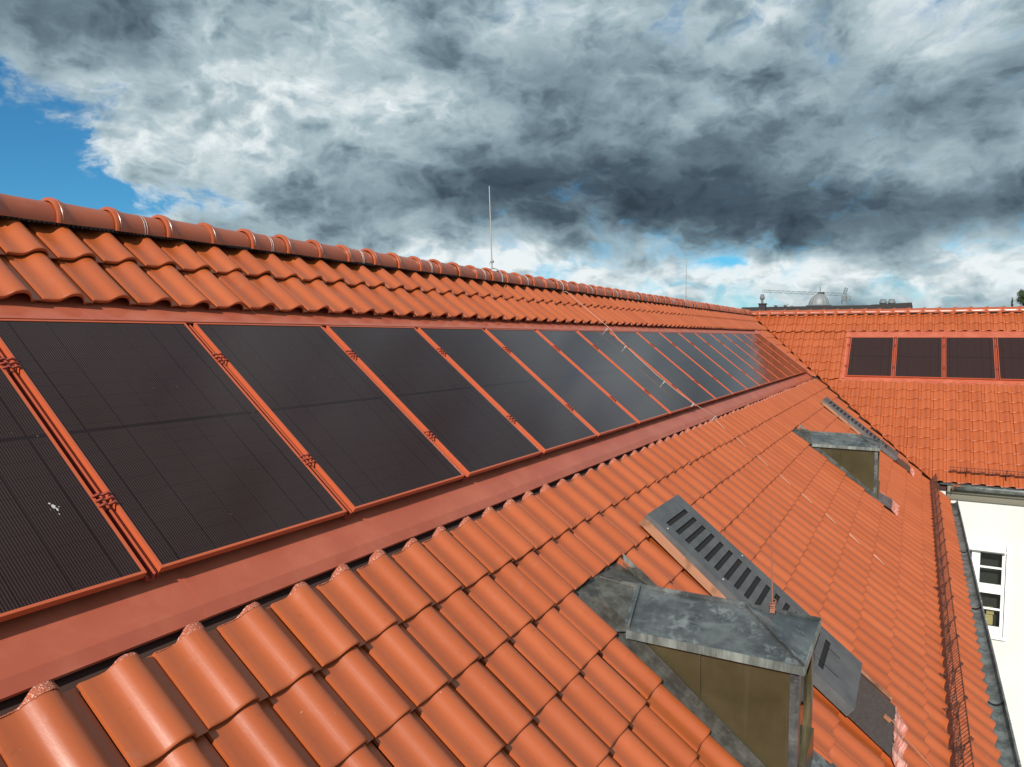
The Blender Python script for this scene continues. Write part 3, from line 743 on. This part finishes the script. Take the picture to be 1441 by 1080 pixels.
def vent_flash(a0, label):
    p = empty('vent_flashing', None, label, 'flashing', 'flashings around the louvred vents', M1 @ T(a0, -6.11, 0))
    mb = MB(); mb.sheet([[(-.050, .95, -.03), (-.003, .95, .02), (-.003, 2.10, .05), (-.062, 2.10, -.005)]], .002)
    mb.build('copper_strip', M['copper'], p); mb = MB(); mb.sheet([[(.905, -.35, .015), (.93, -.35, .03), (.93, .1, .03), (.905, .1, .015)]], .002)
    mb.build('copper_strip', M['copper'], p)
    mb = MB(); mb.sheet([[(.02, -.40, .006), (.885, -.40, .006), (.885, .02, .006), (.02, .02, .006)]], .003); mb.build('sheet', M['patina'], p)
    n = 28; mb = MB(); vs = []
    for j, v in enumerate((.0, .05, .10, .135)):
        for i in range(n+1):
            a = a0+.0+.90*i/n; t = ((a-PH) % WL)*.29/WL; pz = np.interp(t, [q[0] for q in PROF], [max(q[1], 0) for q in PROF]); f = (0, .5, .9, 1.)[j]
            vs.append((a-a0, -.395-v+rng.normal(0, .004), .010*(1-f)+f*(-.045-.018+pz+.014)))
    mb.add(vs, [(j*(n+1)+i, (j+1)*(n+1)+i, (j+1)*(n+1)+i+1, j*(n+1)+i+1) for j in range(3) for i in range(n)], 0, True)
    mb.build('pleated_strip', M['pink'], p, None, 80)
vent_flash(5.93, 'copper and brown sheet flashing around the near louvred vent')
vent_flash(19.05, 'copper and brown sheet flashing around the far louvred vent')
mb = MB(); pts = [(6.28, -6.42, .03), (6.28, -6.47, .04), (6.25, -6.53, .055), (6.12, -7.0, .04), (6.09, -7.09, .05)]
pts = [(6.45, -6.40, .02), (6.44, -6.47, .035), (6.42, -6.54, .02), (6.36, -6.8, .012), (6.30, -7.06, .02)]
wire_o = tag(mkobj('earth_cable', None, None, M1), 'thin copper cable from the brown vent sheet down to the snow guard', 'cable')
mb.tube(pts, .0042, 6); mb.build('cable', M['copper'], wire_o)
mb = MB(); mb.box(6.425, 6.465, -6.46, -6.40, .010, .030); mb.build('clamp', M['copper'], wire_o)

# ------------------------------------------------------------------ lightning rods and conductor
def rod(name, base, top, label, mt, r=.008, grp=None, ridge_=True):
    base, top = Vector(base), Vector(top)
    p = empty(name, base, label, 'lightning rod', grp); W0 = Matrix.Identity(4)
    mb = MB(); mb.tube([base+(top-base)*.0, top], [r, r*.75], 8); mb.build('rod', mt, p, W0)
    if ridge_:
        mb = MB(); mb.box(base.x-.018, base.x+.018, base.y-.018, base.y+.018, base.z+.085, base.z+.115); mb.tube([base+Vector((0, 0, .1)), base+Vector((0, -.05, .09)), base+Vector((0, -.09, .03)), base+Vector((0, -.10, -.02))], .005, 6)
        mb.build('clamp', M['steel'], p, W0)
        mb = MB()
        mb.tube([(RX+cx_, base.y+.03, RZ+cz_) for cx_, cz_ in capring(.146, 14)], .008, 6); mb.build('saddle_strap', M['steel'], p, W0)
rod('lightning_rod', (RX, 8.37, -.02), (RX, 8.30, 1.055), 'tall bright lightning rod standing on the ridge near the photo centre', M['steel'], .009, 'rods on the long ridge')
rod('lightning_rod', (RX, 17.6, -.03), (RX, 17.6, .985), 'farther thin lightning rod on the ridge, right of the tall one', M['steel'], .011, 'rods on the long ridge')
rod('dormer_rod', (4.40, 4.86, -2.70), (4.375, 4.86, -1.99), 'thin red brown rod clamped to the top of the near dormer', M['rodred'], .0045, None, False)
mb = MB(); c = Vector((4.40, 4.86, -2.66))
for i in range(4): mb.tube([c+Vector((.02*cos(t+i), .02*sin(t+i), .015*i-.02+.004*t)) for t in np.linspace(0, 5, 9)], .0035, 5)
mb.box(c.x-.015, c.x+.015, c.y-.012, c.y+.012, c.z-.04, c.z+.02)
tag(mb.build('rod_clamp', M['rodred'], bpy.data.objects['dormer_rod'], Matrix.Identity(4)))
cond = tag(mkobj('lightning_conductor', None, None, M1), 'pale bare conductor wire crossing the ridge, the panels and the tiles below', 'cable')
YW = 10.30
mb = MB(); pts = []
for t in np.linspace(0, pi*.62, 9):
    pts.append(M1.inverted() @ Vector((RX+.140*sin(t), YW, RZ+.140*cos(t))))
for v in (.45, .69, .9, 1.135, 1.33): pts.append(Vector((YW+.0, -v, .075)))
for v, a_ in ((1.6, 10.25), (2.0, 10.16), (2.4, 10.10), (2.8, 10.14), (3.05, 10.22), (3.2, 10.34), (3.38, 10.52)): pts.append(Vector((a_, -v, .05)))
for i in range(8):
    ve = 3.755+.3855*(i-1) if i else 3.38
    a = 10.56
    pts += [Vector(p) for p in ((a, -(ve-.02), -.045), (a, -(ve+.006), -.004), (a, -(ve+.10), -.010), (a, -(ve+.20), -.020), (a, -(ve+.215), -.06))]
mb.tube(pts, [.0042]*(len(pts)-40)+[.0036]*40, 7)
mb.build('wire', M['wire'], cond)
mb = MB()
for v, a_ in ((1.33, 10.30), (1.75, 10.22), (2.55, 10.115), (3.05, 10.22), (3.36, 10.50)): mb.box(a_-.006, a_+.006, -v-.008, -v+.008, .006 if v < 3 else -.05, .058)
mb.build('wire_holder', M['steel'], cond)

# ------------------------------------------------------------------ snow guards
def guard(W, L, label, grp, first=[None]):
    if first[0] is not None and first[0][1] == L:
        c = copy_tree(first[0][0], W, label); c['group'] = grp; return c
    p = empty('snow_guard', None, label, 'snow guard', grp, W)
    mb = MB(); H = .19
    for z in (.02, .10, H): mb.tube([(0, 0, z), (L, 0, z)], .005 if z != H else .0065, 6)
    x = .02
    while x < L: mb.tube([(x, 0, .01), (x+rng.normal(0, .002), 0, H+.01)], .0036, 5); x += .072
    mb.box(0, L, .006, .012, -.015, .035)
    mb.build('grid', M['guard'], p)
    x = .35
    while x < L:
        mb = MB()
        mb.tube([(x, .03, -.03), (x, .015, .0), (x, -.012, .02), (x, -.012, H+.02)], .008, 6); mb.tube([(x, -.09, -.02), (x, -.01, .13)], .007, 6)
        mb.box(x-.015, x+.015, -.11, .05, -.035, -.028); mb.box(x-.012, x+.012, -.02, .004, H-.01, H+.022)
        mb.build('bracket', M['guard'], p); x += .80
    if first[0] is None: first[0] = (p, L)
    return p
GG = 'snow guard grids along the long eave'
for i in range(7):
    lab = ('nearest' if i == 0 else ORD[i]+' from the viewer') + ' section of rusty snow guard grid above the long gutter'
    if i == 0: lab = 'section of rusty snow guard grid nearest to the viewer, partly below the photo'
    guard(M1 @ T(.6+3.02*i, -7.075, -.01), 2.98, lab, GG)
GG2 = 'snow guard grids on the cross roof'
guard(M2 @ T(5.93, -6.47, -.01), 2.98, 'rusty snow guard grid above the cross wing gutter, at the corner', GG2)

# ------------------------------------------------------------------ things beyond the ridge
FY = 45.
def px(x, y, Y): return at(x, y, Y)
a, b_ = px(1050, 433.5, FY), px(1283, 431.5, FY)
far = empty('distant_building', (a.x, FY, GZ), 'dark flat roofed building showing as a low strip behind the cross ridge', 'building')
mb = MB(); mb.box(a.x, b_.x, FY, FY+14, GZ, a.z-.25); mb.build('wall', M['dark'], far, Matrix.Identity(4))
mb = MB(); mb.box(a.x-.2, b_.x, FY-.3, FY+14, a.z-.25, a.z+.02); c1 = px(1226, 430, FY); mb.prism([(c1.x, a.z+.02), (b_.x, a.z+.02), (b_.x, a.z+.13), (c1.x, a.z+.05)], 1, FY, FY+6)
mb.build('roof', M['dark'], far, Matrix.Identity(4))
def cowl(xc, yb, yt, Y, r, label, grp, stack=None):
    p0, p1 = px(xc, yb, Y), px(xc, yt, Y); h = p1.z-p0.z
    o = empty('chimney_cowl', p0, label, 'chimney cowl', grp)
    mb = MB(); mb.lathe([(r*.5, 0), (r*.5, h*.35), (r*.62, h*.38), (r*.98, h*.52), (r, h*.6), (r*.75, h*.86), (r*.7, h*.88), (r*.7, h), (0, h)], (0, 0, 0), 18)
    for k in range(10):
        t = 2*pi*k/10; mb.tube([(r*.66*cos(t), r*.66*sin(t), h*.4), (r*1.02*cos(t), r*1.02*sin(t), h*.6), (r*.74*cos(t), r*.74*sin(t), h*.88)], r*.05, 4)
    mb.build('cowl', M['crane'], o)
    return o
p0, p1 = px(1067.5, 435, 40), px(1077, 427, 40)
ch = empty('chimney', (p0.x, 40, p0.z-3), 'black square chimney stack behind the end of the long ridge', 'chimney')
mb = MB(); mb.box(p0.x, p1.x, 40, 40+(p1.x-p0.x), p0.z-3, p1.z-.06); mb.build('stack', M['dark'], ch, Matrix.Identity(4))
mb = MB(); mb.box(p0.x-.03, p1.x+.03, 39.97, 40.03+(p1.x-p0.x), p1.z-.06, p1.z); mb.build('cap_slab', M['dark'], ch, Matrix.Identity(4))
cowl(1072.5, 427, 414.5, 40.2, .125, 'single metal cowl on top of the black chimney stack', None)
cowl(1242.5, 433, 421.5, FY+1, .20, 'left one of the two round metal cowls beyond the cross ridge', 'pair of round roof cowls')
cowl(1254.5, 433, 421.5, FY+1, .20, 'right one of the two round metal cowls beyond the cross ridge', 'pair of round roof cowls')
# observatory dome
DY = 80.; dl, drr = px(1137, 431, DY), px(1167.5, 431, DY); cx_, zb = (dl.x+drr.x)/2, dl.z; rad = (drr.x-dl.x)/2*.97
ob = empty('observatory_dome', (cx_, DY+4, GZ), 'grey ribbed dome with flared rim rising behind the cross ridge', 'dome')
top_z = px(1152, 413.2, DY).z; hh = top_z-zb
mb = MB(); mb.lathe([(rad*cos(t), hh*sin(t)) for t in np.linspace(0, pi/2, 14)], (cx_, DY, zb), 40)
dm = mb.build('dome', M['dome'], ob, Matrix.Identity(4))
mb = MB()
for k in range(16):
    t0 = 2*pi*k/16; mb.tube([(cx_+rad*1.005*cos(t)*cos(t0), DY+rad*1.005*cos(t)*sin(t0), zb+hh*1.005*sin(t)) for t in np.linspace(0, pi/2, 10)], .03, 4)
mb.build('rib', M['dome'], dm, Matrix.Identity(4))
mb = MB(); mb.lathe([(rad*1.0, -.5), (rad*1.05, -.06), (rad*1.2, .0), (rad*1.21, .07), (rad*1.0, .10)], (cx_, DY, zb), 40); mb.build('rim', M['dome'], ob, Matrix.Identity(4))
mb = MB(); mb.lathe([(rad*.98, -10), (rad*.98, -.3)], (cx_, DY, zb), 32); mb.build('drum', M['dark'], ob, Matrix.Identity(4))
mb = MB(); mb.tube([(cx_+.1, DY, top_z-.1), (cx_+.1, DY, px(1154, 404, DY).z)], .03, 5); mb.box(cx_-.12, cx_+.5, DY-.15, DY+.15, top_z-.1, top_z+.12); mb.build('finial', M['dark'], ob, Matrix.Identity(4))
# tower crane
KY = 220.; cb = px(1187.5, 437, KY); ct = px(1188, 417, KY)
cr = empty('tower_crane', (cb.x, KY, cb.z-30), 'distant slewing tower crane with its long jib reaching left above the dome', 'crane')
def lattice(mb, p, q, w, n, r=.06):
    p, q = Vector(p), Vector(q); dn = (q-p).normalized(); s_ = dn.cross(Vector((0, 1, 0))).normalized()*w/2; t_ = dn.cross(s_).normalized()*w/2
    cs = [s_+t_, s_-t_, -s_-t_, -s_+t_]
    for c_ in cs: mb.tube([p+c_, q+c_], r, 4)
    for i in range(n):
        a_, b2_ = p.lerp(q, i/n), p.lerp(q, (i+1)/n)
        for k in range(4):
            c0, c1_ = (cs[k], cs[(k+1) % 4]) if i % 2 else (cs[(k+1) % 4], cs[k]); mb.tube([a_+c0, b2_+c1_], r*.7, 4)
mb = MB(); lattice(mb, (cb.x, KY, cb.z-30), (ct.x, KY, ct.z), 1.2, 20, .07); mb.build('mast', M['crane'], cr, Matrix.Identity(4))
jt = px(1073, 410, KY+25)
mb = MB(); lattice(mb, (ct.x, KY, ct.z+.4), jt, .7, 30, .035); mb.build('jib', M['crane'], cr, Matrix.Identity(4))
mb = MB(); q_ = px(1197.5, 421, KY); lattice(mb, (ct.x, KY, ct.z+.4), q_, .8, 5, .07); mb.box(q_.x-.5, q_.x, KY-.3, KY+.3, q_.z-.4, q_.z); mb.build('counter_jib', M['crane'], cr, Matrix.Identity(4))
mb = MB(); q_ = px(1191.5, 405, KY); lattice(mb, (ct.x, KY, ct.z+.4), q_, .7, 6, .07); mb.build('tower_head', M['crane'], cr, Matrix.Identity(4))
mb = MB(); mb.box(ct.x-.5, ct.x+.5, KY-.6, KY+.6, ct.z-1.2, ct.z+.1); mb.build('cab', M['crane'], cr, Matrix.Identity(4))
# trees
def tree(name, xc, yb, yt, Y, wpx, label, grp, nleaf=1600, columnar=False, bare=False):
    p0, p1 = px(xc, yb, Y), px(xc, yt, Y); H = p1.z-p0.z+9; base = Vector((p0.x, Y, p0.z-9)); w = (px(xc+wpx, yb, Y)-p0).length
    o = empty(name, base, label, 'tree', grp); rr = random.Random(int(xc*7)); W0 = Matrix.Identity(4)
    mb = MB(); mb.tube([base, base+Vector((.1, 0, H*.5)), base+Vector((0, .1, H*.98))], [H*.02, H*.013, H*.003], 7); ends = []
    for i in range(34 if not bare else 60):
        z = H*(rr.uniform(.3, 1.0) if i % 2 else rr.uniform(.8, 1.)); t = rr.uniform(0, 2*pi); f = (1-(z/H-.6)**2*2.2) if not columnar else .8*(1.15-z/H)
        L = w*max(.12, f)*rr.uniform(.6, 1.); s_ = base+Vector((0, 0, z*.97-.1)); e = s_+Vector((cos(t)*L, sin(t)*L, L*rr.uniform(.35, .9)*(2. if columnar else 1)))
        mb.tube([s_, s_.lerp(e, .5)+Vector((0, 0, -.05*L)), e], [H*.006, H*.004, H*.0015], 4); ends.append((s_, e))
        for j in range(3):
            q = s_.lerp(e, rr.uniform(.4, 1)); mb.tube([q, q+Vector((rr.uniform(-1, 1), rr.uniform(-1, 1), rr.uniform(.2, 1)))*L*.35], [H*.0025, H*.001], 3)
    mb.build('trunk', M['bark'], o, W0)
    mb = MB(); lf = max(.05, w*.07)
    for i in range(nleaf):
        s_, e = rr.choice(ends); q = s_.lerp(e, rr.uniform(.45, 1.08)); sp = w*.13
        c = q+Vector((rr.gauss(0, sp), rr.gauss(0, sp), rr.gauss(0, sp)))
        u = Vector((rr.gauss(0, 1), rr.gauss(0, 1), rr.gauss(0, 1))).normalized(); v_ = u.orthogonal().normalized(); s2_ = lf*rr.uniform(.6, 1.3)
        mb.add([c-u*s2_, c+v_*s2_*.5, c+u*s2_, c-v_*s2_*.5], [(0, 1, 2, 3)])
    mb.build('crown', M['leaf'], o, W0)
tree('broadleaf_tree', 1442, 436, 402, 55, 16, 'dark leafy tree cut by the right photo edge beyond the cross ridge', None, 5200)
tree('columnar_tree', 1424, 436, 415, 70, 5, 'thin poplar like tree left of the leafy tree at the right edge', None, 900, True)
for xc, yt, w in ((1092, 427.5, 5), (1106, 426.5, 6), (1114, 428, 4)):
    tree('bare_treetop', xc, 436, yt, 120, w, {1092: 'leftmost small twiggy treetop between chimney and dome', 1106: 'middle, tallest twiggy treetop between chimney and dome', 1114: 'twiggy treetop nearest the dome on its left'}[xc], 'small treetops between chimney and dome', 160, False, True)

# ground
mb = MB(); mb.add([(-1500, -1500, GZ), (1500, -1500, GZ), (1500, 1500, GZ), (-1500, 1500, GZ)], [(0, 1, 2, 3)])
tag(mb.build('ground', M['ground']), kind='structure')

# ------------------------------------------------------------------ light
Lr = (.5, 1.7, 1.)   # light travel per unit drop onto the long roof: down slope, along, in
sv = Vector((Lr[0]*cos(TH)-sin(TH), Lr[1], -Lr[0]*sin(TH)-cos(TH))).normalized()
sd = bpy.data.lights.new('sun', 'SUN'); sd.energy = 5.; sd.angle = R(.55); sd.color = (1, .955, .89)
so = bpy.data.objects.new('sun', sd); COL.objects.link(so); so.rotation_euler = sv.to_track_quat('-Z', 'Y').to_euler()
S_ = -sv

wd = bpy.data.worlds.new('World'); SC.world = wd; wd.use_nodes = True; nt = wd.node_tree
bg = nt.nodes['Background']
sky = nt.nodes.new('ShaderNodeTexSky'); sky.sky_type = 'NISHITA'; sky.sun_disc = False
sky.sun_elevation = math.asin(S_.z); sky.sun_rotation = math.atan2(S_.x, S_.y); sky.altitude = 100; sky.air_density = 1.; sky.dust_density = .4; sky.ozone_density = 3
g = nt.nodes.new('ShaderNodeTexCoord').outputs['Generated']
x, y, z = sep(nt, g)
xr = x*cos(YAW)+y*sin(YAW); yr = y*cos(YAW)-x*sin(YAW)
az = xr.op('ARCTAN2', yr); el = z.op('ARCSINE')
V = comb(nt, xr*2.4, yr*2.4, z*3.9)
def vadd(v, d_):
    n = nt.nodes.new('ShaderNodeVectorMath'); n.operation = 'ADD'; nt.links.new(v, n.inputs[0]); n.inputs[1].default_value = d_; return n.outputs[0]
warp = noise(nt, V, 1.6, 2, .5, 0, 1)
def vmadd(v, w, k):
    n = nt.nodes.new('ShaderNodeVectorMath'); n.operation = 'MULTIPLY_ADD'; nt.links.new(w, n.inputs[0]); n.inputs[1].default_value = (k,)*3; nt.links.new(v, n.inputs[2]); return n.outputs[0]
VW = vmadd(V, warp.s, .18)
def puff(vec, scale, detail=2.6, rough=.55):
    n = nt.nodes.new('ShaderNodeTexVoronoi'); n.feature = 'F1'; n.inputs['Scale'].default_value = scale; n.inputs['Detail'].default_value = detail
    n.inputs['Roughness'].default_value = rough; n.normalize = True; nt.links.new(vec, n.inputs['Vector'])
    return 1-E(nt, n.outputs['Distance'])
fine = noise(nt, VW, 7., 4, .55, 0, 1)
VP = vmadd(VW, fine.s, .16)
SKS = 2.1
def body(v): return noise(nt, v, SKS, 9, .60)*.70+puff(v, 4.2, 3.4, .6).smooth(.60, 1.)*.30-.07
n1 = body(VP)
n1b = body(vadd(VP, (-.02, -.02, .045)))
nbig = noise(nt, vadd(VW, (3.1, 1.7, 5.)), SKS*.55, 3, .5)
wisp = noise(nt, vadd(VP, (7., 2., 1.)), SKS*2.6, 7, .62)
wx = wisp*.5+noise(nt, V, 3.2, 4, .6, 0)*.5-.5; wy = nbig*.4+noise(nt, vadd(V, (4, 4, 4)), 3.2, 4, .6, 0)*.6-.5
azw = az+wx*.26; elw = el+wy*.14
def pxa(x_, y_):
    d_ = (fw+r2*((x_-720.5)/FPX)-u2*((y_-540)/FPX)).normalized()
    X_, Y_ = d_.x*cos(YAW)+d_.y*sin(YAW), d_.y*cos(YAW)-d_.x*sin(YAW)
    return math.atan2(X_, Y_), math.asin(d_.z)
def blob(x_, y_, sx, sy, amp):
    a0, e0 = pxa(x_, y_); a_ = (azw-a0)/(sx/FPX); e_ = (elw-e0)/(sy/FPX)
    return (0-(a_*a_+e_*e_)).op('EXPONENT')*amp
# coverage: holes of blue sky
cov = n1*.50+nbig*.22+(wisp-.5)*.62+.335
for bl in ((0, 170, 110, 62, -.36), (60, 272, 180, 24, -.38), (50, 220, 90, 34, -.10), (40, 60, 120, 40, .12), (-220, 200, 200, 150, -.35), (1015, 372, 34, 10, -.17), (1150, 350, 60, 12, -.05), (130, 130, 40, 30, -.10), (300, 262, 90, 12, -.10),
           (140, 30, 190, 50, .25), (420, 120, 200, 110, .2), (270, 60, 30, 90, .05), (700, 200, 1200, 120, .12)):
    cov = cov+blob(*bl)
alpha = cov.smooth(.37, .64)
# thickness / darkness of the cloud body
dk = (n1-.5)*1.5+(nbig-.5)*.9+.42
for bl in ((160, 20, 150, 50, .34), (250, 95, 60, 30, .12), (430, 130, 250, 120, -.26), (310, 110, 70, 60, -.18), (650, 150, 260, 40, -.08), (230, 210, 220, 45, -.26),
           (900, 268, 300, 48, .36), (1180, 300, 260, 40, .33), (760, 250, 130, 40, .18), (1390, 120, 90, 30, .16), (1330, 155, 80, 26, .18), (980, 45, 380, 28, -.08), (700, 30, 200, 25, -.12),
           (1330, 60, 90, 25, -.05), (780, 205, 220, 50, .10), (840, 395, 800, 34, -.38), (1250, 400, 300, 26, -.30), (640, 370, 120, 26, -.16), (1120, 350, 70, 24, .30), (620, 330, 60, 18, .05), (960, 375, 50, 24, .22),
           (1050, 235, 60, 26, -.10), (1340, 235, 90, 20, -.14), (1210, 240, 50, 12, -.12), (180, 295, 60, 20, -.35), (340, 290, 80, 24, -.20), (480, 250, 140, 50, .08), (1400, 300, 100, 40, .05)):
    dk = dk+blob(*bl)
thin = cov.smooth(.50, .72, 1., 0.)
rel = n1b-n1
lum = dk.smooth(-.35, 1.10, 1., 0.)*.92+rel*-1.5+(wisp-.5)*.20+thin*.10-.02
ccol = ramp(nt, lum, ((0., (.036, .056, .078)), (.25, (.070, .105, .138)), (.45, (.140, .205, .245)), (.62, (.25, .345, .395)), (.80, (.43, .54, .585)), (1., (.84, .90, .91))))
sc_ = nt.nodes.new('ShaderNodeVectorMath'); sc_.operation = 'SCALE'; sc_.inputs['Scale'].default_value = 10.; nt.links.new(ccol, sc_.inputs[0])
skb = nt.nodes.new('ShaderNodeVectorMath'); skb.operation = 'MULTIPLY'; skb.inputs[1].default_value = (.30, .80, 1.02); nt.links.new(sky.outputs[0], skb.inputs[0])
nt.links.new(mixc(nt, alpha, skb.outputs[0], sc_.outputs[0]), bg.inputs[0]); bg.inputs[1].default_value = .1
wd.cycles.sampling_method = 'MANUAL'; wd.cycles.sample_map_resolution = 512

SC.view_settings.view_transform = 'Standard'; SC.view_settings.look = 'None'; SC.view_settings.exposure = 0.; SC.view_settings.gamma = 1
SC.view_settings.use_curve_mapping = False
SC.render.engine = 'CYCLES'; SC.cycles.max_bounces = 6
